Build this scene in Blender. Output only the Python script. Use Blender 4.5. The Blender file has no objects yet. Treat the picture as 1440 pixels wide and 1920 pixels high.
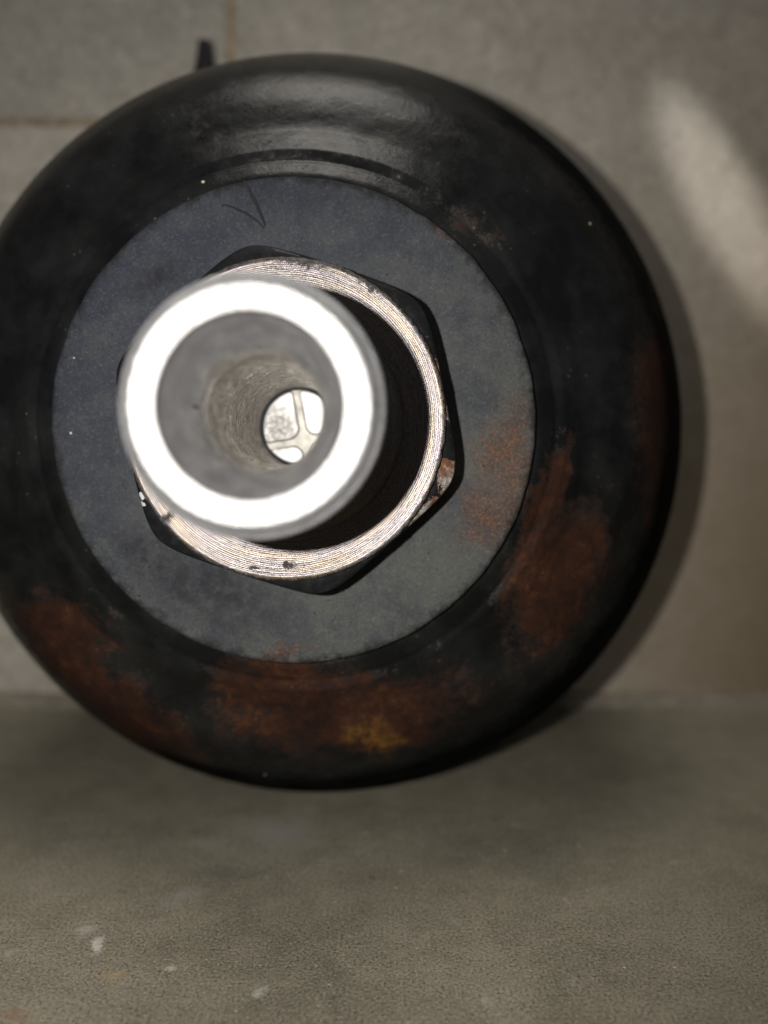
import bpy, bmesh, math, random
from mathutils import Vector, Matrix, noise
sc = bpy.context.scene
R = math.radians
MM = 0.001
random.seed(4)

# ------------------------------------------------------------------ camera, world, lamps, exposure
# X right, Y away from the camera along the vessel's axis, Z up from the floor
CAM = Vector((0.0, 0.0, 0.0715))
PITCH, YAW = 0.0645, -0.0043
cd = bpy.data.cameras.new('camera')
cam = bpy.data.objects.new('camera', cd); sc.collection.objects.link(cam)
cam.location = CAM
cam.rotation_euler = (math.pi/2 - PITCH, 0, YAW)
cd.sensor_fit = 'VERTICAL'
cd.lens = 4.3
cd.sensor_height = 4.3*1920/1450
cd.sensor_width = cd.sensor_height*0.75
cd.clip_start = 0.002; cd.clip_end = 20
cd.dof.use_dof = True
cd.dof.focus_distance = 0.112
cd.dof.aperture_fstop = 1.3
sc.camera = cam

w = bpy.data.worlds.new('World'); sc.world = w; w.use_nodes = True
bg = w.node_tree.nodes['Background']
bg.inputs[0].default_value = (0.92, 0.90, 0.96, 1); bg.inputs[1].default_value = 0.088

def lamp(name, kind, loc, energy, col):
    l = bpy.data.lights.new(name, kind); l.energy = energy; l.color = col
    o = bpy.data.objects.new(name, l); sc.collection.objects.link(o); o.location = loc
    return o
# the phone's own flash, beside the lens
fl = lamp('phone_flash', 'SPOT', CAM + Vector((-0.0190, 0.0, 0.0055)), 1.05, (1.0, 0.965, 0.915))
fl.data.shadow_soft_size = 0.0013
fl.data.spot_size = R(114); fl.data.spot_blend = 1.0; fl.rotation_euler = cam.rotation_euler
# the room's ceiling lamp
cl = lamp('ceiling_lamp', 'AREA', (-0.01, -0.03, 1.25), 4.4, (1.0, 0.95, 0.87))
cl.data.shape = 'RECTANGLE'; cl.data.size = 0.50; cl.data.size_y = 0.30
# a narrow beam of light that falls on the wall at the right
def beam():
    tgt = Vector((0.0985, 0.2245, 0.1435)); pos = Vector((0.37, -0.10, 0.40))
    d = (tgt - pos).normalized()
    s = Vector((0.52, 0, -0.86)); s = (s - d*s.dot(d)).normalized()
    y = (-d).cross(s)
    o = lamp('light_beam', 'SPOT', pos, 11.0, (1.0, 0.98, 0.96))
    o.data.spot_size = R(11); o.data.spot_blend = 1.0; o.data.shadow_soft_size = 0.002
    M = Matrix((s, y*0.185, -d)).transposed().to_4x4(); M.translation = pos
    o.matrix_world = M
beam()

vs = sc.view_settings
vs.view_transform = 'Standard'; vs.look = 'None'; vs.gamma = 1.0; vs.exposure = 0.0; vs.use_curve_mapping = False
sc.cycles.use_denoising = True
sc.cycles.sample_clamp_indirect = 4.0
sc.cycles.blur_glossy = 0.6
sc.cycles.max_bounces = 6; sc.cycles.diffuse_bounces = 3; sc.cycles.glossy_bounces = 4
sc.cycles.use_adaptive_sampling = True; sc.cycles.adaptive_threshold = 0.02

# ------------------------------------------------------------------ node helpers
class N:
    def __init__(s, name):
        s.m = bpy.data.materials.new(name); s.m.use_nodes = True
        s.t = s.m.node_tree; s.b = s.t.nodes['Principled BSDF']
        s.tc = s.t.nodes.new('ShaderNodeTexCoord')
        s.P = s.tc.outputs['Object']
    def _in(s, sock, v):
        if isinstance(v, bpy.types.NodeSocket): s.t.links.new(v, sock)
        elif v is not None:
            if isinstance(v, (tuple, list)) and len(v) == 3 and sock.type == 'RGBA': v = (*v, 1)
            sock.default_value = v
    def set(s, key, v): s._in(s.b.inputs[key], v); return s
    def math(s, op, a, b=None, c=None, clamp=False):
        n = s.t.nodes.new('ShaderNodeMath'); n.operation = op; n.use_clamp = clamp
        s._in(n.inputs[0], a)
        if b is not None: s._in(n.inputs[1], b)
        if c is not None: s._in(n.inputs[2], c)
        return n.outputs[0]
    def vmath(s, op, a, b=None, scale=None):
        n = s.t.nodes.new('ShaderNodeVectorMath'); n.operation = op
        s._in(n.inputs[0], a)
        if b is not None: s._in(n.inputs[1], b)
        if scale is not None: s._in(n.inputs['Scale'], scale)
        return n.outputs['Value'] if op in ('LENGTH', 'DOT_PRODUCT') else n.outputs[0]
    def noise(s, scale, detail=4, rough=0.55, vec=None, out=0, dist=0.0):
        n = s.t.nodes.new('ShaderNodeTexNoise'); s._in(n.inputs['Vector'], vec if vec is not None else s.P)
        n.inputs['Scale'].default_value = scale; n.inputs['Detail'].default_value = detail
        n.inputs['Roughness'].default_value = rough; n.inputs['Distortion'].default_value = dist
        return n.outputs[out]
    def voro(s, scale, vec=None, feature='F1', out='Distance', rand=1.0):
        n = s.t.nodes.new('ShaderNodeTexVoronoi'); n.feature = feature
        s._in(n.inputs['Vector'], vec if vec is not None else s.P)
        n.inputs['Scale'].default_value = scale; n.inputs['Randomness'].default_value = rand
        return n.outputs[out]
    def ramp(s, f, a, b, lo=0.0, hi=1.0, smooth=False):
        n = s.t.nodes.new('ShaderNodeMapRange'); n.clamp = True
        if smooth: n.interpolation_type = 'SMOOTHSTEP'
        s._in(n.inputs['Value'], f)
        n.inputs['From Min'].default_value = a; n.inputs['From Max'].default_value = b
        n.inputs['To Min'].default_value = lo; n.inputs['To Max'].default_value = hi
        return n.outputs[0]
    def mix(s, f, a, b, mode='MIX'):
        n = s.t.nodes.new('ShaderNodeMix'); n.data_type = 'RGBA'; n.blend_type = mode
        s._in(n.inputs[0], f); s._in(n.inputs[6], a); s._in(n.inputs[7], b)
        return n.outputs[2]
    def mixf(s, f, a, b):
        n = s.t.nodes.new('ShaderNodeMix'); n.data_type = 'FLOAT'
        s._in(n.inputs[0], f); s._in(n.inputs[2], a); s._in(n.inputs[3], b)
        return n.outputs[0]
    def sep(s, v):
        n = s.t.nodes.new('ShaderNodeSeparateXYZ'); s._in(n.inputs[0], v); return n.outputs
    def comb(s, x, y, z):
        n = s.t.nodes.new('ShaderNodeCombineXYZ')
        for i, v in enumerate((x, y, z)): s._in(n.inputs[i], v)
        return n.outputs[0]
    def bump(s, h, strength, dist, nrm=None):
        n = s.t.nodes.new('ShaderNodeBump'); n.inputs['Strength'].default_value = strength
        n.inputs['Distance'].default_value = dist; s._in(n.inputs['Height'], h)
        if nrm is not None: s._in(n.inputs['Normal'], nrm)
        return n.outputs[0]
    def mapping(s, v, loc, rot, scale):
        n = s.t.nodes.new('ShaderNodeMapping'); n.vector_type = 'TEXTURE'; s._in(n.inputs[0], v)
        n.inputs[1].default_value = loc; n.inputs[2].default_value = rot; n.inputs[3].default_value = scale
        return n.outputs[0]
    def warp(s, amp, scale, detail=4, rough=0.6, vec=None):
        v = vec if vec is not None else s.P
        c = s.noise(scale, detail, rough, v, out=1)
        d = s.vmath('SUBTRACT', c, (0.5, 0.5, 0.5))
        return s.vmath('ADD', v, s.vmath('SCALE', d, scale=amp))
    def blob(s, vec, cx, cz, rx, rz, ang=0.0, soft=0.25, plane='xz'):
        if plane == 'xz': p = s.mapping(vec, (cx*MM, 0, cz*MM), (0, -R(ang), 0), (rx*MM, 1e3, rz*MM))
        else: p = s.mapping(vec, (cx*MM, cz*MM, 0), (0, 0, R(ang)), (rx*MM, rz*MM, 1e3))
        return s.ramp(s.vmath('LENGTH', p), 1.0, 1.0 - soft, smooth=True)
    def mx(s, *a):
        r = a[0]
        for b in a[1:]: r = s.math('MAXIMUM', r, b)
        return r
    def polar(s):
        x, y, z = s.sep(s.P)
        rho = s.math('SQRT', s.math('ADD', s.math('MULTIPLY', x, x), s.math('MULTIPLY', z, z)))
        inv = s.math('DIVIDE', 1.0, s.math('MAXIMUM', rho, 1e-5))
        return rho, s.math('MULTIPLY', x, inv), s.math('MULTIPLY', z, inv), y

# ------------------------------------------------------------------ materials
def rust_colour(n, a, b):
    col = n.mix(n.ramp(a, 0.38, 0.62), (0.012, 0.0058, 0.0040), (0.040, 0.0158, 0.0082))
    col = n.mix(n.math('MULTIPLY', n.ramp(a, 0.52, 0.66), n.ramp(b, 0.46, 0.64)), col, (0.060, 0.026, 0.0125))
    return n.mix(n.ramp(b, 0.54, 0.40, 0.0, 0.5), col, (0.012, 0.0065, 0.005))

def mat_shell():
    n = N('rusting_black_paint')
    wv = n.warp(0.020, 85, 5, 0.7)
    def bl(px, py, rx, rz, ang, soft=0.8, k=1.0):
        x, z = dome_at(px, py)
        m = n.blob(wv, x, z, rx*0.091, rz*0.091, ang, soft)
        return m if k == 1.0 else n.math('MULTIPLY', m, k)
    mask = n.mx(bl(670, 1345, 370, 160, 4, 0.95), bl(510, 1275, 190, 110, 10, 0.95), bl(190, 1300, 160, 390, 50, 0.95), bl(110, 1180, 190, 120, 0, 0.95),
                bl(1024, 930, 62, 190, -20, 0.95), bl(1040, 1090, 165, 250, -30, 0.95), bl(1235, 770, 130, 430, -2, 0.95, 0.66), bl(860, 395, 150, 40, -38, 0.9, 0.22), bl(300, 1075, 70, 60, 0, 0.9, 0.55))
    br = n.noise(420, 6, 0.78); big = n.noise(110, 4, 0.6); fin = n.noise(1500, 4, 0.75)
    jit = n.math('ADD', n.math('MULTIPLY', n.math('SUBTRACT', br, 0.5), 0.9), n.math('MULTIPLY', n.math('SUBTRACT', big, 0.5), 0.8))
    jit = n.math('ADD', jit, n.math('MULTIPLY', n.math('SUBTRACT', fin, 0.5), 1.0))
    mask = n.ramp(n.math('ADD', mask, jit), 0.24, 0.72)
    pin = n.math('MULTIPLY', n.ramp(n.voro(520), 0.14, 0.07), n.ramp(big, 0.54, 0.62))
    paint = n.mix(n.ramp(big, 0.40, 0.72), (0.0032, 0.0035, 0.0037), (0.0110, 0.0120, 0.0118))
    # chalky scuffs, and the upper shoulder's lit bands painted in pale
    def sc_(px, py, rx, rz, ang=0):
        x, z = dome_at(px, py); return n.blob(wv, x, z, rx*0.091, rz*0.091, ang, 0.8)
    scuff_sheen = n.math('MULTIPLY', n.mx(sc_(600, 258, 330, 26), sc_(620, 165, 250, 36), sc_(600, 312, 200, 12), sc_(370, 232, 20, 50, -15)), n.ramp(br, 0.40, 0.66))
    paint = n.mix(n.math('MULTIPLY', scuff_sheen, 0.75), paint, (0.055, 0.050, 0.046))
    ox, oz = dome_at(705, 1385)
    och = n.math('MULTIPLY', n.blob(wv, ox, oz, 7, 5, 0, 0.9), n.ramp(br, 0.40, 0.62))
    col = n.mix(mask, paint, n.mix(n.math('MULTIPLY', och, 0.85), rust_colour(n, n.mixf(0.45, big, br), n.mixf(0.5, br, fin)), (0.125, 0.062, 0.011)))
    col = n.mix(n.math('MULTIPLY', pin, 0.35), col, (0.16, 0.13, 0.10))
    x, y, z = n.sep(n.P)
    rho = n.math('ADD', n.math('SQRT', n.math('ADD', n.math('MULTIPLY', x, x), n.math('MULTIPLY', z, z))), n.math('MULTIPLY', n.math('SUBTRACT', br, 0.5), 0.010))
    matte_zone = n.math('MULTIPLY', n.ramp(rho, 0.058, 0.066), n.ramp(n.math('SUBTRACT', x, n.math('MULTIPLY', z, 0.55)), -0.022, 0.006))  # matte area added on the outer right to suppress the wall's grazing sheen
    dull = n.mx(mask, matte_zone)
    n.set('Base Color', col)
    n.set('Roughness', n.mixf(dull, n.ramp(br, 0.3, 0.7, 0.24, 0.38), 0.95))
    n.set('Specular IOR Level', n.mixf(dull, 0.24, n.mixf(matte_zone, 0.08, 0.015)))
    n.set('Normal', n.bump(n.math('ADD', n.math('MULTIPLY', n.math('ADD', mask, 0.35), n.noise(1000, 4, 0.75)), n.math('ADD', n.noise(90, 2), n.ramp(mask, 0.65, 0.35, 0, 0.55))), 0.55, 0.0004))
    return n.m

def mat_boss():
    n = N('matt_grey_boss_coating')
    wv = n.warp(0.014, 120, 5, 0.75)
    g = n.noise(2300, 4, 0.75); g2 = n.noise(110, 6, 0.7); g4 = n.noise(420, 5, 0.75)
    x, y, z = n.sep(n.P)
    # grey phosphate; bluish lens haze painted into its upper left, warmer grey opposite
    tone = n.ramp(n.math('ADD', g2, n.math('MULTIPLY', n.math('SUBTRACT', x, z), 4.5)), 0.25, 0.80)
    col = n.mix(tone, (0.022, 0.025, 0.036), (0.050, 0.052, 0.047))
    col = n.mix(n.ramp(g2, 0.54, 0.36, 0, 0.55), col, (0.020, 0.022, 0.027))
    col = n.mix(n.ramp(g4, 0.55, 0.72, 0, 0.35), col, (0.080, 0.082, 0.082))
    col = n.mix(n.ramp(g, 0.54, 0.78, 0, 0.5), col, (0.125, 0.125, 0.120))
    col = n.mix(n.ramp(g, 0.44, 0.28, 0, 0.8), col, (0.010, 0.011, 0.012))
    def bl(px, py, rx, rz, ang, soft=0.95):
        x, z = boss_at(px, py); return n.blob(wv, x, z, rx*0.082, rz*0.082, ang, soft)
    # sooty smudges
    sm = n.math('MULTIPLY', n.mx(bl(400, 1110, 240, 90, -22), bl(280, 1040, 150, 60, -38), n.math('MULTIPLY', bl(560, 370, 260, 60, 0), 0.2), bl(300, 520, 90, 40, 40)), n.ramp(g4, 0.32, 0.58))
    col = n.mix(n.math('MULTIPLY', sm, 0.85), col, (0.008, 0.008, 0.011))
    rm = n.mx(bl(950, 860, 120, 260, -6), bl(930, 960, 140, 150, -30), bl(540, 1225, 110, 34, 0), n.math('MULTIPLY', bl(800, 400, 230, 34, -38), 0.8))
    rmask = n.ramp(n.math('ADD', rm, n.math('ADD', n.math('MULTIPLY', n.math('SUBTRACT', g4, 0.5), 2.0), n.math('MULTIPLY', n.math('SUBTRACT', g, 0.5), 0.9))), 0.34, 1.30)
    col = n.mix(n.math('MULTIPLY', rmask, 0.75), col, n.mix(n.ramp(g, 0.46, 0.70), (0.046, 0.025, 0.018), (0.19, 0.075, 0.028)))
    # black grime creeping in from the edge
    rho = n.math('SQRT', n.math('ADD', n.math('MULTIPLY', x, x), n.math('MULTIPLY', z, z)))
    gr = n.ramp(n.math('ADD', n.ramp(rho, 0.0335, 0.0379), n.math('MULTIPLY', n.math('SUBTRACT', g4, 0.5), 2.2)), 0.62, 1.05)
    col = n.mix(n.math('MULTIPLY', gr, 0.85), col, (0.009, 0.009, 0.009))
    pits = n.math('MULTIPLY', n.ramp(n.voro(480), 0.11, 0.05), n.ramp(g2, 0.48, 0.58))
    col = n.mix(pits, col, (0.005, 0.005, 0.005))
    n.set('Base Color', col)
    n.set('Roughness', n.mixf(rmask, 0.62, 0.9))
    n.set('Specular IOR Level', 0.13)
    n.set('Normal', n.bump(n.noise(3600, 3, 0.7), 0.5, 0.00010))
    return n.m

def mat_nut():
    n = N('chipped_black_nut_paint')
    wv = n.warp(0.0042, 420, 5, 0.75)
    def bl(px, py, rx, rz, ang, soft=0.35, v=None):
        x, z = plane_at(px, py, 0.1112); return n.blob(v or wv, (x-AX)/MM, (z-AZ)/MM, rx, rz, ang, soft)
    reg = n.mx(bl(846, 905, 2.3, 4.2, 10), bl(836, 720, 1.3, 7, 7, 0.4), bl(795, 965, 4.2, 1.5, 42, 0.4))
    cut = n.noise(520, 4, 0.6)
    chip = n.ramp(n.math('ADD', reg, n.math('MULTIPLY', n.math('SUBTRACT', cut, 0.5), 2.2)), 0.40, 0.46)
    ww = n.warp(0.0008, 900, 3)
    ch2 = n.mx(bl(266, 930, 0.42, 0.65, 15, 0.2, ww), bl(263, 944, 0.85, 0.42, -8, 0.2, ww))
    bare = n.mix(n.ramp(n.noise(420, 5, 0.65), 0.42, 0.56), (0.26, 0.24, 0.22), n.mix(n.noise(1600, 4, 0.7), (0.06, 0.022, 0.010), (0.24, 0.10, 0.045)))
    bare = n.mix(n.ramp(n.noise(1500, 4, 0.7), 0.60, 0.50, 0, 0.6), bare, (0.03, 0.017, 0.011))
    col = n.mix(chip, n.mix(n.ramp(n.noise(700, 5, 0.7), 0.5, 0.75), (0.0052, 0.0056, 0.0064), (0.014, 0.014, 0.015)), bare)
    col = n.mix(ch2, col, (0.42, 0.43, 0.42))
    n.set('Base Color', col)
    n.set('Roughness', n.mixf(chip, n.ramp(n.noise(500, 4), 0.3, 0.7, 0.34, 0.50), 0.7))
    n.set('Specular IOR Level', 0.2)
    h = n.math('SUBTRACT', n.math('MULTIPLY', n.noise(900, 4), 0.25), n.mx(chip, ch2))
    n.set('Normal', n.bump(h, 0.8, 0.00012))
    return n.m

def mat_turned(name, base, rough, ring=9000.0, colour=True, groove=0.00004, dirt=True):
    """machined steel with concentric tool marks"""
    n = N(name)
    rho, cx, cz, y = n.polar()
    v = n.comb(n.math('MULTIPLY', rho, ring), n.math('MULTIPLY', cx, 5.0), n.math('MULTIPLY', cz, 5.0))
    st = n.noise(1.0, 4, 0.7, v)
    v2 = n.comb(n.math('MULTIPLY', rho, ring*0.4), n.math('MULTIPLY', cx, 34.0), n.math('MULTIPLY', cz, 34.0))
    st2 = n.noise(1.0, 5, 0.75, v2)
    col = n.mix(n.ramp(st2, 0.40, 0.62), tuple(0.5*c for c in base), base)
    if colour:
        t = n.noise(1.0, 2, 0.5, n.comb(n.math('MULTIPLY', rho, ring*0.22), n.math('MULTIPLY', cx, 2.2), n.math('MULTIPLY', cz, 2.2)))
        col = n.mix(n.ramp(t, 0.46, 0.62, 0, 0.6), col, (0.175, 0.140, 0.100))
        col = n.mix(n.ramp(t, 0.46, 0.34, 0, 0.5), col, (0.130, 0.104, 0.122))
    met = 1.0
    rg = n.ramp(st2, 0.3, 0.7, rough*0.8, rough*1.25)
    if dirt:
        w1 = n.warp(0.0030, 600, 5, 0.75)
        d = n.mx(n.blob(w1, 0.4, -20.5, 2.0, 0.9, 12, 0.9), n.blob(w1, -4.4, -20.8, 1.5, 0.7, -15, 0.9), n.blob(w1, 10, -20.5, 0.4, 0.4, 0, 0.7),
                 n.math('MULTIPLY', n.blob(w1, -17.0, -13.8, 1.5, 3.6, -45, 0.95), 0.8), n.math('MULTIPLY', n.blob(w1, 2.5, 21.9, 8, 1.0, -8, 0.9), 0.8), n.math('MULTIPLY', n.blob(w1, 12, 18.7, 4.5, 0.8, -35, 0.9), 0.8))
        d = n.ramp(n.math('ADD', d, n.math('MULTIPLY', n.math('SUBTRACT', n.noise(2200, 5, 0.8), 0.5), 1.7)), 0.45, 0.80)
        pin = n.ramp(n.math('ADD', n.noise(2400, 5, 0.8), n.math('MULTIPLY', st2, 0.4)), 0.88, 0.96)
        # grime packed along the outer edge
        eg = n.math('MULTIPLY', n.ramp(rho, 0.0219, 0.0226), n.ramp(n.noise(1500, 5, 0.8), 0.50, 0.62, 0, 0.8))
        d = n.mx(d, pin, eg)
        col = n.mix(d, col, (0.012, 0.011, 0.011)); rg = n.mixf(d, rg, 0.8)
        met = n.math('SUBTRACT', 1.0, d)
    n.set('Base Color', col); n.set('Metallic', met); n.set('Roughness', rg)
    n.set('Normal', n.bump(n.math('ADD', st, n.math('MULTIPLY', st2, 0.8)), 0.9, groove))
    return n.m

def mat_steel(name, base, rough):
    n = N(name)
    a = n.noise(1500, 4, 0.75); b = n.noise(160, 4, 0.6)
    n.set('Base Color', n.mix(n.ramp(b, 0.35, 0.7), tuple(0.75*c for c in base), base))
    n.set('Metallic', 0.45); n.set('Roughness', n.ramp(a, 0.35, 0.65, rough*0.4, rough*1.4))
    n.set('Normal', n.bump(a, 1.0, 0.00026))
    return n.m

def mat_bore():
    """smoothly reamed mouth running into a coarsely bored hole"""
    n = N('bored_steel')
    rho, cx, cz, y = n.polar()
    c = n.noise(2600, 4, 0.8); m = n.noise(380, 4, 0.6)
    deep = n.ramp(n.math('ADD', y, n.math('MULTIPLY', n.math('SUBTRACT', m, 0.5), 0.008)), -0.0985, -0.0900, smooth=True)
    v = n.comb(n.math('ADD', n.math('MULTIPLY', y, 620.0), n.math('MULTIPLY', m, 1.2)), n.math('MULTIPLY', cx, 3.0), n.math('MULTIPLY', cz, 3.0)); a = n.noise(1.0, 4, 0.8, v)
    v = n.comb(n.math('MULTIPLY', y, 900.0), n.math('MULTIPLY', cx, 4.0), n.math('MULTIPLY', cz, 4.0)); b = n.noise(1.0, 4, 0.8, v)
    rough = n.mix(n.ramp(b, 0.35, 0.65), (0.26, 0.235, 0.205), (0.74, 0.70, 0.63))
    rough = n.mix(n.ramp(c, 0.54, 0.42, 0, 0.45), rough, (0.09, 0.08, 0.07))
    wv = n.warp(0.003, 260, 4)
    st = n.math('MULTIPLY', n.blob(wv, -4.0, 4.6, 3.4, 1.3, 35, 0.95), n.ramp(c, 0.4, 0.6))
    sp = n.mx(n.blob(wv, -7.3, 0.9, 0.30, 0.34, 0, 0.6), n.blob(wv, -5.7, -0.4, 0.42, 0.42, 0, 0.6))
    sm = n.mix(n.ramp(m, 0.35, 0.7), (0.24, 0.24, 0.25), (0.33, 0.33, 0.335))
    sm = n.mix(n.math('MULTIPLY', st, 0.6), sm, (0.46, 0.30, 0.20))
    col = n.mix(sp, n.mix(deep, sm, rough), (0.03, 0.03, 0.03))
    n.set('Base Color', col); n.set('Metallic', n.mixf(deep, 0.72, 0.65)); n.set('Roughness', n.mixf(deep, n.ramp(m, 0.3, 0.7, 0.36, 0.52), 0.32))
    h = n.math('ADD', n.math('MULTIPLY', n.math('ADD', a, b), n.math('ADD', deep, 0.06)), n.math('MULTIPLY', c, n.mixf(deep, 0.12, 0.5)))
    n.set('Normal', n.bump(h, 1.0, 0.00042))
    return n.m

def mat_pad():
    n = N('crusted_pale_metal')
    v = n.voro(1150, n.warp(0.0008, 800, 3)); a = n.noise(900, 5, 0.7)
    bl = n.blob(n.warp(0.002, 500, 4), -3.6, -0.3, 4.2, 5.6, 0, 0.8)
    cr = n.math('MULTIPLY', n.ramp(v, 0.26, 0.58), n.math('MULTIPLY', bl, n.ramp(a, 0.32, 0.55)))
    col = n.mix(n.math('MULTIPLY', cr, 0.7), (0.44, 0.435, 0.425), (0.15, 0.125, 0.10))
    n.set('Base Color', col); n.set('Metallic', 0.3); n.set('Roughness', 0.5)
    n.set('Normal', n.bump(n.math('ADD', n.math('MULTIPLY', v, bl), n.math('MULTIPLY', a, 0.25)), 0.9, 0.00035))
    return n.m

def mat_plain(name, col, rough, metallic=0.0, bumps=None, var=0.3):
    n = N(name)
    a = n.noise(500, 5, 0.65)
    n.set('Base Color', n.mix(n.ramp(a, 0.35, 0.65), tuple(c*(1-var) for c in col), tuple(min(1, c*(1+var)) for c in col)))
    n.set('Roughness', rough); n.set('Metallic', metallic)
    if bumps: n.set('Normal', n.bump(n.noise(bumps[0], 5, 0.7), 0.7, bumps[1]))
    return n.m

def mat_tile():
    n = N('mottled_stone_tile')
    n.P = n.t.nodes.new('ShaderNodeNewGeometry').outputs['Position']
    a = n.noise(45, 5, 0.6); b = n.noise(170, 5, 0.65); c = n.noise(420, 5, 0.75)
    col = n.mix(n.ramp(b, 0.32, 0.68), (0.315, 0.292, 0.250), (0.43, 0.402, 0.350))
    col = n.mix(n.ramp(a, 0.40, 0.66, 0, 0.45), col, (0.48, 0.445, 0.385))
    col = n.mix(n.ramp(c, 0.54, 0.66, 0, 0.7), col, (0.55, 0.515, 0.46))
    col = n.mix(n.ramp(c, 0.46, 0.34, 0, 0.5), col, (0.22, 0.20, 0.175))
    x, y, z = n.sep(n.P)
    # flash falloff painted in: tiles darker and browner low on the right
    st = n.math('MULTIPLY', n.ramp(n.math('ADD', x, n.math('MULTIPLY', n.noise(30, 4), 0.03)), 0.03, 0.14), n.ramp(z, 0.24, 0.05))
    col = n.mix(n.math('MULTIPLY', st, 0.95), col, (0.205, 0.150, 0.088))
    n.set('Base Color', col); n.set('Roughness', 0.75); n.set('Specular IOR Level', 0.3)
    n.set('Normal', n.bump(n.math('ADD', b, c), 0.4, 0.0006))
    return n.m

def mat_floor():
    n = N('grimy_grey_concrete')
    n.P = n.t.nodes.new('ShaderNodeNewGeometry').outputs['Position']
    a = n.noise(28, 5, 0.65); b = n.noise(150, 6, 0.7); c = n.noise(2300, 4, 0.75); e = n.noise(560, 5, 0.75)
    col = n.mix(n.ramp(b, 0.33, 0.68), (0.146, 0.130, 0.090), (0.228, 0.205, 0.148))
    col = n.mix(n.ramp(a, 0.42, 0.62, 0, 0.4), col, (0.285, 0.262, 0.204))
    col = n.mix(n.ramp(a, 0.46, 0.34, 0, 0.4), col, (0.125, 0.119, 0.104))
    col = n.mix(n.ramp(e, 0.56, 0.70, 0, 0.45), col, (0.27, 0.25, 0.205))
    col = n.mix(n.ramp(e, 0.44, 0.32, 0, 0.45), col, (0.070, 0.064, 0.050))
    col = n.mix(n.ramp(c, 0.53, 0.66, 0, 0.8), col, (0.38, 0.35, 0.28))
    col = n.mix(n.ramp(c, 0.47, 0.35, 0, 0.95), col, (0.018, 0.016, 0.012))
    chips = n.math('MULTIPLY', n.ramp(n.voro(95, n.warp(0.004, 300, 3)), 0.13, 0.07), n.ramp(b, 0.50, 0.60))
    col = n.mix(n.math('MULTIPLY', chips, 0.55), col, (0.36, 0.34, 0.29))
    W1 = n.warp(0.0055, 700, 5, 0.8); W2 = n.warp(0.008, 150, 4, 0.7); nz = n.ramp(n.noise(650, 4, 0.7), 0.34, 0.50)
    def spot(px, py, rx, ry, ang, colr, k, soft=0.7, big=False, *_):
        nonlocal col
        X, Y = floor_at(px, py); rx *= 1.2; ry *= 1.2
        m = n.blob(W2 if rx > 2.5 else W1, X/MM, Y/MM, rx, ry, ang, soft, 'xy')
        if not big: m = n.math('MULTIPLY', m, nz)
        col = n.mix(n.math('MULTIPLY', m, k), col, colr)
    spot(182, 1772, 1.1, 2.4, 20, (0.52, 0.50, 0.46), 0.85, 0.8)
    spot(160, 1745, 1.6, 1.6, 0, (0.36, 0.33, 0.29), 0.7)
    spot(210, 1828, 2.0, 1.4, 15, (0.36, 0.26, 0.14), 0.75, 0.9)
    spot(316, 1815, 0.75, 0.75, 0, (0.42, 0.39, 0.34), 0.8, 0.5)
    spot(488, 1858, 1.3, 1.2, 0, (0.40, 0.38, 0.32), 0.85, 0.6)
    spot(657, 1758, 0.7, 0.7, 0, (0.34, 0.32, 0.27), 0.7, 0.6)
    spot(1070, 1838, 1.0, 1.0, 0, (0.28, 0.28, 0.25), 0.6)
    spot(700, 1647, 0.6, 0.4, 0, (0.03, 0.025, 0.02), 0.9, 0.5)
    spot(395, 1585, 4, 3.5, 0, (0.26, 0.24, 0.21), 0.6, 0.8)
    spot(520, 1560, 9, 7, 0, (0.27, 0.265, 0.25), 0.55, 0.95, True)
    spot(340, 1680, 5, 3, 20, (0.27, 0.25, 0.225), 0.55, 0.9)
    spot(500, 1690, 5, 2.5, 0, (0.25, 0.22, 0.17), 0.5, 0.9)
    spot(420, 1640, 8, 3.5, 0, (0.085, 0.08, 0.070), 0.35, 0.95, True)
    spot(40, 1905, 3, 1.5, 0, (0.22, 0.12, 0.07), 0.6, 0.9)
    n.set('Base Color', col); n.set('Roughness', n.ramp(c, 0.35, 0.65, 0.80, 0.5)); n.set('Specular IOR Level', 0.4)
    n.set('Normal', n.bump(n.math('ADD', n.math('MULTIPLY', c, 0.7), n.math('ADD', n.math('MULTIPLY', e, 0.6), n.math('MULTIPLY', b, 1.0))), 0.7, 0.0004))
    return n.m

def ray(px, py):
    """pixel of the 1440 x 1920 frame -> direction"""
    v = Vector(((px-720)/1450, (960-py)/1450, -1.0))
    return cam.rotation_euler.to_matrix() @ v
def floor_at(px, py):
    d = ray(px, py); t = -CAM.z/d.z
    return CAM.x + d.x*t, CAM.y + d.y*t
def plane_at(px, py, Y):
    d = ray(px, py); t = (Y-CAM.y)/d.y
    return CAM.x + d.x*t, CAM.z + d.z*t

RV = 77.3
AX, AZ = -0.01356, RV*MM
PROF = [(36.8, 123.5), (38.6, 123.35), (40.9, 124.5), (43.4, 125.3), (47.6, 127.9), (51.5, 129.4), (57, 132.2), (63, 138.1), (69, 147.4), (73.7, 156.0), (76.6, 165.2), (77.3, 178)]
def dome_at(px, py):
    """pixel -> (x, z) mm round the axis where the shoulder lies"""
    d = 132.0
    for _ in range(25):
        x, z = plane_at(px, py, d*MM); x = (x-AX)/MM; z = (z-AZ)/MM
        r = min(77.2, max(36.9, math.hypot(x, z)))
        for (r0, d0), (r1, d1) in zip(PROF, PROF[1:]):
            if r0 <= r <= r1: t = d0 + (d1-d0)*(r-r0)/(r1-r0)
        d = 0.5*d + 0.5*t
    return x, z
def boss_at(px, py):
    x, z = plane_at(px, py, 0.121); return (x-AX)/MM, (z-AZ)/MM
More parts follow.
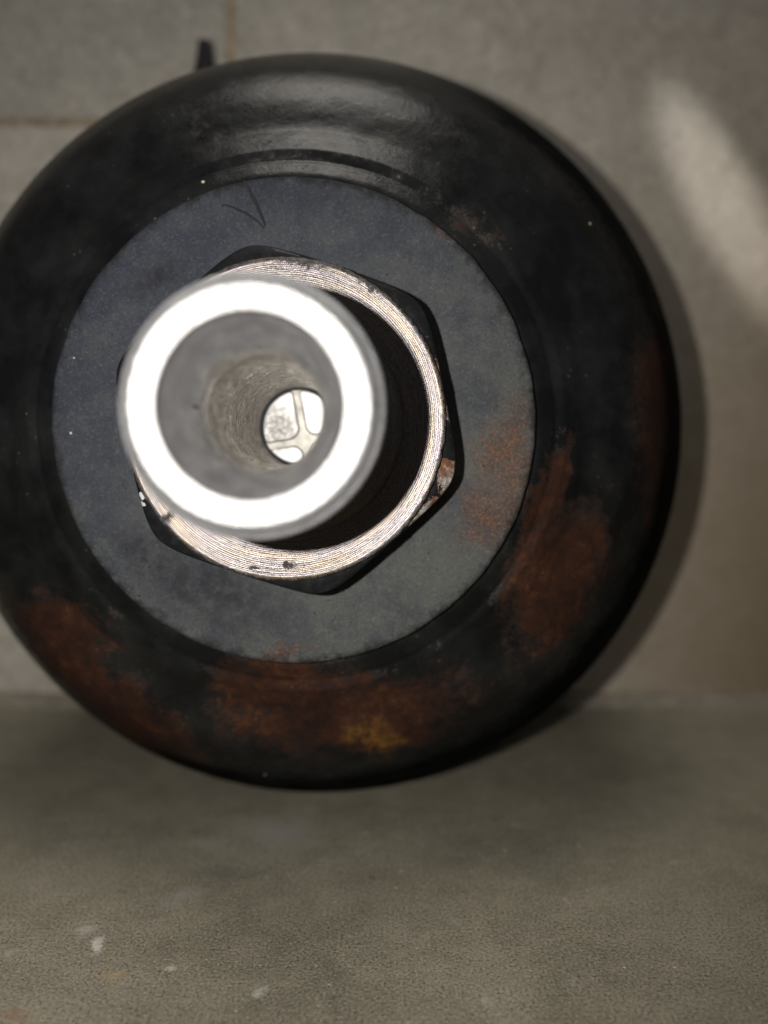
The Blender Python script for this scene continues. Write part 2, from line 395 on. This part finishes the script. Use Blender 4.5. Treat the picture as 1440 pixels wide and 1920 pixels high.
# ------------------------------------------------------------------ mesh helpers
def link(name, me, mat, parent=None, loc=(0, 0, 0), sharp=35):
    o = bpy.data.objects.new(name, me); sc.collection.objects.link(o)
    if mat: me.materials.append(mat)
    o.parent = parent; o.location = loc
    for p in me.polygons: p.use_smooth = True
    if sharp is not None: me.set_sharp_from_angle(angle=R(sharp))
    return o
def mesh(verts, faces, name='m'):
    me = bpy.data.meshes.new(name); me.from_pydata(verts, [], faces); me.update(); return me
def lathe(prof, seg=256, jit=None):
    """revolve (radius, depth) mm round the Y axis; depth in mm from the camera plane, stored relative to BASE_D"""
    v, f = [], []
    n = len(prof)
    for k in range(seg):
        a = 2*math.pi*k/seg; c, s = math.cos(a), math.sin(a)
        for i, (r, d) in enumerate(prof):
            if jit: r, d = jit(i, r, d, c, s)
            v.append((r*c*MM, (d-BASE_D)*MM, r*s*MM))
    for k in range(seg):
        k2 = (k+1) % seg
        for i in range(n-1):
            f.append((k*n+i, k*n+i+1, k2*n+i+1, k2*n+i))
    return mesh(v, f)
def spline(pts, sub=6):
    out = []
    P = [pts[0]] + list(pts) + [pts[-1]]
    for i in range(1, len(P)-2):
        for j in range(sub):
            t = j/sub; p0, p1, p2, p3 = P[i-1], P[i], P[i+1], P[i+2]
            out.append(tuple(0.5*((2*p1[k]) + (-p0[k]+p2[k])*t + (2*p0[k]-5*p1[k]+4*p2[k]-p3[k])*t*t + (-p0[k]+3*p1[k]-3*p2[k]+p3[k])*t**3) for k in (0, 1)))
    out.append(tuple(pts[-1])); return out
def box(x0, x1, y0, y1, z0, z1, bev=0.0):
    bm = bmesh.new(); bmesh.ops.create_cube(bm, size=1)
    for v in bm.verts:
        v.co = Vector((x0 if v.co.x < 0 else x1, y0 if v.co.y < 0 else y1, z0 if v.co.z < 0 else z1))
    if bev: bmesh.ops.bevel(bm, geom=bm.edges[:], offset=bev, segments=2, affect='EDGES', profile=0.6)
    me = bpy.data.meshes.new('m'); bm.to_mesh(me); bm.free(); return me

# ------------------------------------------------------------------ the setting
WALL_Y = 0.2245
fm = mesh([(-0.9, -0.5, 0), (0.9, -0.5, 0), (0.9, WALL_Y+0.02, 0), (-0.9, WALL_Y+0.02, 0)], [(0, 1, 2, 3)])
floor = link('floor', fm, mat_floor(), sharp=None); floor['kind'] = 'structure'; floor['label'] = 'grimy grey concrete floor with pale paint spots'
grout = mat_plain('brown_grout', (0.36, 0.29, 0.205), 0.9, bumps=(900, 0.0006))
wall = link('wall', box(-0.9, 0.9, WALL_Y+0.0007, WALL_Y+0.06, -0.01, 0.75), grout, sharp=30); wall['kind'] = 'structure'; wall['label'] = 'stone tiled wall behind the vessel'
tm = mat_tile()
jx, _ = plane_at(433, 50, WALL_Y); _, jz = plane_at(60, 229, WALL_Y)
g = 0.0014
def tiles(x0, x1, zs):
    for z0, z1 in zip(zs, zs[1:]):
        link('tile', box(x0+g, x1-g, WALL_Y, WALL_Y+0.006, z0+g*0.9, z1-g*0.9, 0.0006), tm, wall, sharp=30)
tiles(jx, jx+0.40, (0.0025, 0.30, 0.70)); tiles(jx+0.40, jx+0.80, (0.0025, jz, jz+0.3, 0.70))
tiles(jx-0.40, jx, (0.0025, jz, jz+0.30, 0.70)); tiles(jx-0.80, jx-0.40, (0.0025, 0.30, 0.70))
# bead of grout where the tiles meet the floor
bp = [(WALL_Y+0.002, 0.0034), (WALL_Y-0.0003, 0.0032), (WALL_Y-0.0012, 0.0022), (WALL_Y-0.0022, 0.0010), (WALL_Y-0.0042, -0.0003)]
bv, bf = [], []
for i in range(181):
    x = -0.9 + 0.01*i
    for (y, z) in bp: bv.append((x, y + 0.0009*noise.noise((x*30, y*50, 1)), z))
for i in range(180):
    for j in range(4): a = i*5+j; bf.append((a, a+1, a+6, a+5))
link('grout_bead', mesh(bv, bf), mat_plain('tan_grout', (0.17, 0.15, 0.118), 0.9, bumps=(700, 0.0006)), wall, sharp=None)

# ------------------------------------------------------------------ the vessel
BASE_D = 185.0
ves = bpy.data.objects.new('pressure_vessel', None); sc.collection.objects.link(ves)
ves.location = (AX, BASE_D*MM, 0.0); ves.empty_display_size = 0.02
ves['label'] = 'round black steel vessel with rusty shoulder and bright pipe outlet, lying against the tiled wall'
ves['category'] = 'vessel'
C0 = (0, 0, AZ)                      # parts are modelled round the axis

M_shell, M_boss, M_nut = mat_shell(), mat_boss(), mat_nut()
M_face = mat_turned('turned_bright_steel', (0.165, 0.153, 0.152), 0.36)
M_rim = mat_turned('faced_pipe_end_steel', (0.50, 0.49, 0.485), 0.38, colour=False, dirt=False, ring=5000, groove=0.00012)
M_pipe = mat_steel('pipe_steel', (0.26, 0.26, 0.265), 0.42)
M_bore, M_pad = mat_bore(), mat_pad()
M_ink = mat_plain('dark_scribe_mark', (0.004, 0.004, 0.006), 0.9)
M_speck = mat_plain('pale_paint_speck', (0.30, 0.29, 0.27), 0.7)
M_speck2 = mat_plain('yellowish_speck', (0.33, 0.29, 0.17), 0.7)
M_black = mat_plain('black_rubber', (0.004, 0.004, 0.005), 0.85, bumps=(900, 0.0002))
M_chan = mat_plain('stained_channel_metal', (0.44, 0.42, 0.38), 0.5, 0.3, bumps=(1500, 0.0003))
M_dark = mat_plain('dark_seat_groove', (0.02, 0.021, 0.024), 0.6, bumps=(1500, 0.0002))

# shell: stepped neck, rounded shoulder, straight side, rear edge
def wob(i, r, d, c, s):
    k = noise.noise((c*3.1, s*3.1, r*0.09))*0.16 + noise.noise((c*14, s*14, r*0.4))*0.07
    return r, d + (k if 38.0 < r < 70 else 0)
dome = [(47.6, 127.9), (49, 128.5), (51.5, 129.4), (54, 130.5), (57, 132.2), (60, 134.6), (63, 138.1), (66.2, 142.7), (69, 147.4), (71.5, 151.9), (73.7, 156.0), (75.7, 160.2), (77.0, 165.2), (77.3, 171), (77.3, 178)]
neck = [(36.8, 123.6), (37.9, 123.3), (38.6, 123.35), (39.3, 123.6), (40.1, 124.05), (40.9, 124.5), (41.3, 124.8), (41.7, 125.05), (42.6, 125.15), (43.4, 125.3), (43.9, 125.6), (44.8, 126.15), (45.9, 126.8), (46.8, 127.4)]
prof = spline(neck, 3)[:-1] + spline(neck[-1:] + dome, 5) + [(77.3, 190), (77.3, 205), (77.3, 218), (77.0, 220), (76, 221.6), (74, 222.6), (60, 223), (1, 223.2)]
shell = link('shell', lathe(prof, 384, wob), M_shell, ves, C0, 40)
shell['label'] = 'black painted shoulder with brown rust patches'

# grey end boss
def edge(i, r, d, c, s):
    return r + (noise.noise((c*9, s*9, 3))*0.16 + noise.noise((c*40, s*40, 5))*0.06 if r > 36.5 else 0), d
bprof = [(18, 121.0), (24, 121.0), (30, 121.0), (34, 121.0), (36.9, 121.0), (37.35, 121.03), (37.6, 121.15), (37.75, 121.4), (37.8, 121.8), (37.8, 124.5)]
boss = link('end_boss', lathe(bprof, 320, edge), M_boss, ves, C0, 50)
boss['label'] = 'flat matt grey end face with rust on its right'

# hexagon nut with turned-down corners
def hexnut():
    ap, rc, top, bot = 23.05, 25.55, 110.7, 121.05
    rot = R(-78.3)                  # one corner points down and slightly right
    seg = 360; rings = []
    def out(a):
        k = (a - rot + R(30)) % R(60) - R(30)
        h = ap/math.cos(R(30) - abs(k))
        # corner rounded off, as turned and worn
        x = min(h, rc); q = 0.62
        return -math.log(math.exp(-h/q) + math.exp(-rc/q))*q
    v, f = [], []
    for k in range(seg):
        a = 2*math.pi*k/seg; ro = out(a); c, s = math.cos(a), math.sin(a)
        ch = max(0.0, (ro-22.9))*0.40
        pr = [(16.0, top+0.25), (22.0, top+0.2), (22.8, top+0.2), (22.8 + (ro-22.8)*0.55, top + 0.2 + ch*0.45), (ro-0.22, top+0.25+ch*0.86), (ro-0.06, top+0.42+ch), (ro, top+0.75+ch), (ro, bot-0.3), (ro-0.2, bot)]
        for (r, d) in pr: v.append((r*c*MM, (d-BASE_D)*MM, r*s*MM))
    n = 9
    for k in range(seg):
        k2 = (k+1) % seg
        for i in range(n-1): f.append((k*n+i, k*n+i+1, k2*n+i+1, k2*n+i))
    return mesh(v, f)
nut = link('hex_nut', hexnut(), M_nut, ves, C0, 30)
nut['label'] = 'black hexagon nut with chipped corner'
# turned face on the nut: fine concentric ridges
fp = [(13.6, 108.6), (14.7, 109.3), (15.3, 109.72), (16.4, 109.9), (16.72, 109.86), (16.78, 109.98)]
r = 16.85; pitch = 0.25
rq = random.Random(3)
while r < 22.35:
    pp = pitch*rq.uniform(0.72, 1.3); hh = rq.uniform(0.004, 0.026)
    fp += [(r, 109.99+hh), (r+0.05, 109.987), (r+pp*0.52, 109.972), (r+pp-0.05, 109.987)]; r += pp
fp += [(22.72, 110.02), (22.80, 110.1), (22.84, 110.3), (22.86, 111.2)]
def nick(i, r, d, c, s):
    k = noise.noise((c*4, s*4, r*0.8))*0.03
    e = noise.noise((c*30, s*30, 8))*0.12 if r > 22.4 else 0
    return r + k + e, d + noise.noise((c*22, s*22, r*3))*0.008
link('turned_face', lathe(fp, 512, nick), M_face, nut, (0, 0, 0), 60)

# outlet pipe: end ring, outside thread, countersunk seat, bore
def ragged(i, r, d, c, s):
    e = max(0, noise.noise((c*16, s*16, 2)))*0.42 + noise.noise((c*60, s*60, 4))*0.16
    if abs(r-12.50) < 0.02: r -= abs(e)*0.9
    return r, d
pprof = [(9.60, 80.9), (9.66, 80.55), (9.80, 80.38), (10.0, 80.3), (11.0, 80.3), (11.9, 80.3), (12.50, 80.3)]
pipe = link('outlet_pipe', lathe(pprof, 320, ragged), M_rim, ves, C0, 30)
cprof = [(12.50, 80.3), (12.78, 80.52), (13.25, 81.1), (13.45, 81.5), (13.48, 81.75), (13.6, 81.88), (13.85, 81.98), (14.02, 82.12), (14.12, 82.35), (14.15, 82.7), (14.1, 83.0), (13.8, 83.5)]
link('chamfer', lathe(cprof, 320, ragged), M_pipe, pipe, (0, 0, 0), 30)
pipe['label'] = 'bright steel pipe end facing the camera'
def thread():
    p, r0, r1, d0, d1 = 1.5, 13.2, 14.1, 83.2, 109.4
    seg, per = 160, 10
    n = int((d1-d0)/p*per); v, f = [], []
    for k in range(seg):
        a = 2*math.pi*k/seg
        for i in range(n+1):
            d = d0 + (d1-d0)*i/n
            q = (d/p - k/seg) % 1.0
            t = min(1.0, max(0.0, (abs(q-0.5)*2 - 0.14)/0.72))
            rr = r1 + (r0-r1)*t
            if i == 0: rr = 13.7
            v.append((rr*math.cos(a)*MM, (d-BASE_D)*MM, rr*math.sin(a)*MM))
    m = n+1
    for k in range(seg):
        k2 = (k+1) % seg
        for i in range(n): f.append((k*m+i, k*m+i+1, k2*m+i+1, k2*m+i))
    return mesh(v, f)
link('thread', thread(), M_pipe, pipe, (0, 0, 0), 40)
bp_ = [(9.61, 80.8)] + [(9.56 + (7.35-9.56)*t, 81.2 + (88.4-81.2)*t) for t in [i/12 for i in range(13)]] + [(7.22, 89.0), (7.12, 89.6), (7.03, 90.2), (6.96, 90.8)]
d = 91.3; k = 0.03
while d < 130.0:
    q = rq.uniform(0.8, 1.5); bp_ += [(6.74+k, d), (6.74, d+0.18), (6.73, d+q*0.6)]; d += q; k = min(0.30, k+0.03)
link('bore', lathe(bp_, 224, lambda i, r, d, c, s: (r + (noise.noise((c*5, s*5, d*2))*0.05 if d > 92 else 0), d)), M_bore, pipe, (0, 0, 0), 60)

# valve disc at the bottom of the bore: four rounded pads round a cross-shaped channel
vd = link('valve_disc', lathe([(0.02, 131.35), (3, 131.35), (5.5, 131.35), (6.35, 131.35), (6.6, 131.2), (6.9, 130.4)], 128), M_chan, ves, C0, 40)
vd['label'] = 'pale metal disc with cross channel inside the pipe'
link('seat_groove', lathe([(6.28, 131.30), (6.45, 130.95), (6.60, 130.85), (6.85, 130.7)], 128), M_dark, vd, (0, 0, 0), 40)
ccx, ccz = plane_at(571, 826, 0.1310); ccx = (ccx-AX)/MM; ccz = (ccz-AZ)/MM
ROT = R(9.5); HW = 0.50; RR = 1.9; RC = 6.3
def pad(q):
    a0 = ROT + q*math.pi/2
    e1 = (math.cos(a0), math.sin(a0)); e2 = (-math.sin(a0), math.cos(a0))
    def inside(x, z):
        if x*x + z*z > RC*RC: return False
        u = (x-ccx)*e1[0] + (z-ccz)*e1[1] - HW; w_ = (x-ccx)*e2[0] + (z-ccz)*e2[1] - HW
        if u < 0 or w_ < 0: return False
        if u < RR and w_ < RR: return (u-RR)**2 + (w_-RR)**2 <= RR*RR
        return True
    pts = [(i*0.1, j*0.1) for i in range(-66, 67) for j in range(-66, 67) if inside(i*0.1, j*0.1)]
    if len(pts) < 30: return
    mx_, mz_ = sum(p[0] for p in pts)/len(pts), sum(p[1] for p in pts)/len(pts)
    n = 72; v, f = [], []
    for lev, (inset, dep) in enumerate(((0.0, 131.5), (0.02, 131.0), (0.20, 130.80), (0.34, 130.76), (0.6, 130.75))):
        for k in range(n):
            a = 2*math.pi*k/n; lo, hi = 0.0, 14.0
            for _ in range(22):
                m_ = (lo+hi)/2
                if inside(mx_+m_*math.cos(a), mz_+m_*math.sin(a)): lo = m_
                else: hi = m_
            l = max(0.05, lo-inset)
            v.append(((mx_+l*math.cos(a))*MM, (dep-BASE_D)*MM, (mz_+l*math.sin(a))*MM))
    for lev in range(4):
        for k in range(n):
            k2 = (k+1) % n
            f.append((lev*n+k, lev*n+k2, (lev+1)*n+k2, (lev+1)*n+k))
    f.append([4*n+k for k in range(n)])
    me = mesh(v, f); o = link('pad', me, M_pad, vd, (0, 0, 0), 50); me.materials.append(M_dark)
    for i, p in enumerate(me.polygons):
        if i < 2*n: p.material_index = 1
for q in range(4): pad(q)

# black stub standing up behind the top of the vessel
sx, _ = plane_at(383, 100, 0.212)
_, zt = plane_at(383, 76, 0.212)
sp_ = [(0.0001, zt), (0.0013, zt-0.0001), (0.0017, zt-0.0006), (0.0019, zt-0.003), (0.0024, zt-0.006), (0.0032, zt-0.010), (0.0034, zt-0.016)]
v, f = [], []
for k in range(32):
    a = 2*math.pi*k/32
    for (r_, z_) in sp_: v.append((r_*math.cos(a), r_*math.sin(a), z_ - (zt-0.016)))
for k in range(32):
    for i in range(6): f.append((k*7+i, k*7+i+1, ((k+1) % 32)*7+i+1, ((k+1) % 32)*7+i))
st = link('rear_stub', mesh(v, f), M_black, ves, (sx-AX, 0.212-BASE_D*MM, zt-0.016), 40)
st['label'] = 'small black tapered stub behind the top rim'

# dark hand-scribed tick on the grey face
def stroke(pix, wid):
    P = [Vector((*plane_at(x, y, 0.12096),)) for x, y in pix]
    Q = []
    for i in range(len(P)-1):
        for j in range(8): Q.append(P[i].lerp(P[i+1], j/8))
    Q.append(P[-1]); n = len(Q); v, f = [], []
    for i, q in enumerate(Q):
        t = (Q[min(i+1, n-1)] - Q[max(i-1, 0)]).normalized(); nn = Vector((-t.y, t.x))
        w_ = wid*(0.25 + 0.75*math.sin(math.pi*(0.12+0.76*i/(n-1))))*(1+0.35*noise.noise((i*0.7, 3, 1)))*0.5
        for sgn, dy in ((-1, 0.0), (-0.5, -0.03), (0.5, -0.03), (1, 0.0)):
            p = q + nn*sgn*w_
            v.append((p.x-AX, (120.985+dy-BASE_D)*MM, p.y-AZ))
    for i in range(n-1):
        for j in range(3): a = i*4+j; f.append((a, a+1, a+5, a+4))
    return mesh(v, f)
link('scribed_line', stroke([(458, 338), (468, 357), (480, 380), (490, 404), (498, 424)], 0.00062), M_ink, boss, sharp=None)
link('scribed_line', stroke([(418, 383), (440, 390), (462, 400), (482, 414), (496, 428)], 0.00042), M_ink, boss, sharp=None)

# small flecks stuck to the paint
def fleck(px, py, Y, size, mat, parent, seed):
    bm = bmesh.new(); bmesh.ops.create_icosphere(bm, subdivisions=2, radius=1)
    for v_ in bm.verts:
        k = 1 + 0.45*noise.noise(v_.co*1.3 + Vector((seed, 0, 0)))
        v_.co = Vector((v_.co.x*k*size, v_.co.y*k*size*0.45, v_.co.z*k*size*0.8))
    me = bpy.data.meshes.new('m'); bm.to_mesh(me); bm.free()
    x, z = plane_at(px, py, Y)
    link('fleck', me, mat, parent, (x-AX, Y-BASE_D*MM, z-AZ), None)
for i, (px, py, s_) in enumerate([(133, 812, .25), (139, 671, .18), (605, 1080, .2)]):
    fleck(px, py, 0.12085, s_*MM, M_speck, boss, i*3.1)
for i, (px, py, s_, m_) in enumerate([(1103, 421, .5, M_speck2), (497, 1452, .2, M_speck2), (381, 341, .3, M_speck2)]):
    x, z = dome_at(px, py); r = math.hypot(x, z)
    for (r0, d0), (r1, d1) in zip(PROF, PROF[1:]):
        if r0 <= r <= r1: dd = d0 + (d1-d0)*(r-r0)/(r1-r0)
    fleck(px, py, (dd-0.1)*MM, s_*MM, m_, shell, 40+i*2.3)

# fine loose grit on the concrete
def grit():
    rg = random.Random(11); v, f = [], []
    oc = [(1, 0, 0), (0, 1, 0), (-1, 0, 0), (0, -1, 0), (0, 0, 1), (0, 0, -1)]
    of = [(0, 1, 4), (1, 2, 4), (2, 3, 4), (3, 0, 4), (1, 0, 5), (2, 1, 5), (3, 2, 5), (0, 3, 5)]
    for _ in range(5200):
        y = 0.085 + 0.115*rg.random()**1.5; x = rg.uniform(-0.12, 0.12)
        if noise.noise((x*40, y*40, 2)) < rg.uniform(-0.6, 0.25): continue
        r = 0.00006 + 0.00020*rg.random()**3
        a = rg.uniform(0, 6.28); c, s_ = math.cos(a), math.sin(a); n0 = len(v)
        k = (rg.uniform(0.7, 1.5), rg.uniform(0.6, 1.2), rg.uniform(0.4, 0.9))
        for (p, q, w_) in oc:
            p *= k[0]*rg.uniform(0.7, 1.2); q *= k[1]*rg.uniform(0.7, 1.2); w_ *= k[2]
            v.append((x + r*(p*c-q*s_), y + r*(p*s_+q*c), r*0.35 + r*w_))
        f += [tuple(n0+i for i in t) for t in of]
    o = link('grit', mesh(v, f), mat_plain('sandy_grit', (0.20, 0.185, 0.145), 0.6, var=0.8), None, (0, 0, 0), 20)
    o['kind'] = 'stuff'; o['label'] = 'fine sandy grit scattered over the concrete floor'; o['category'] = 'grit'
grit()
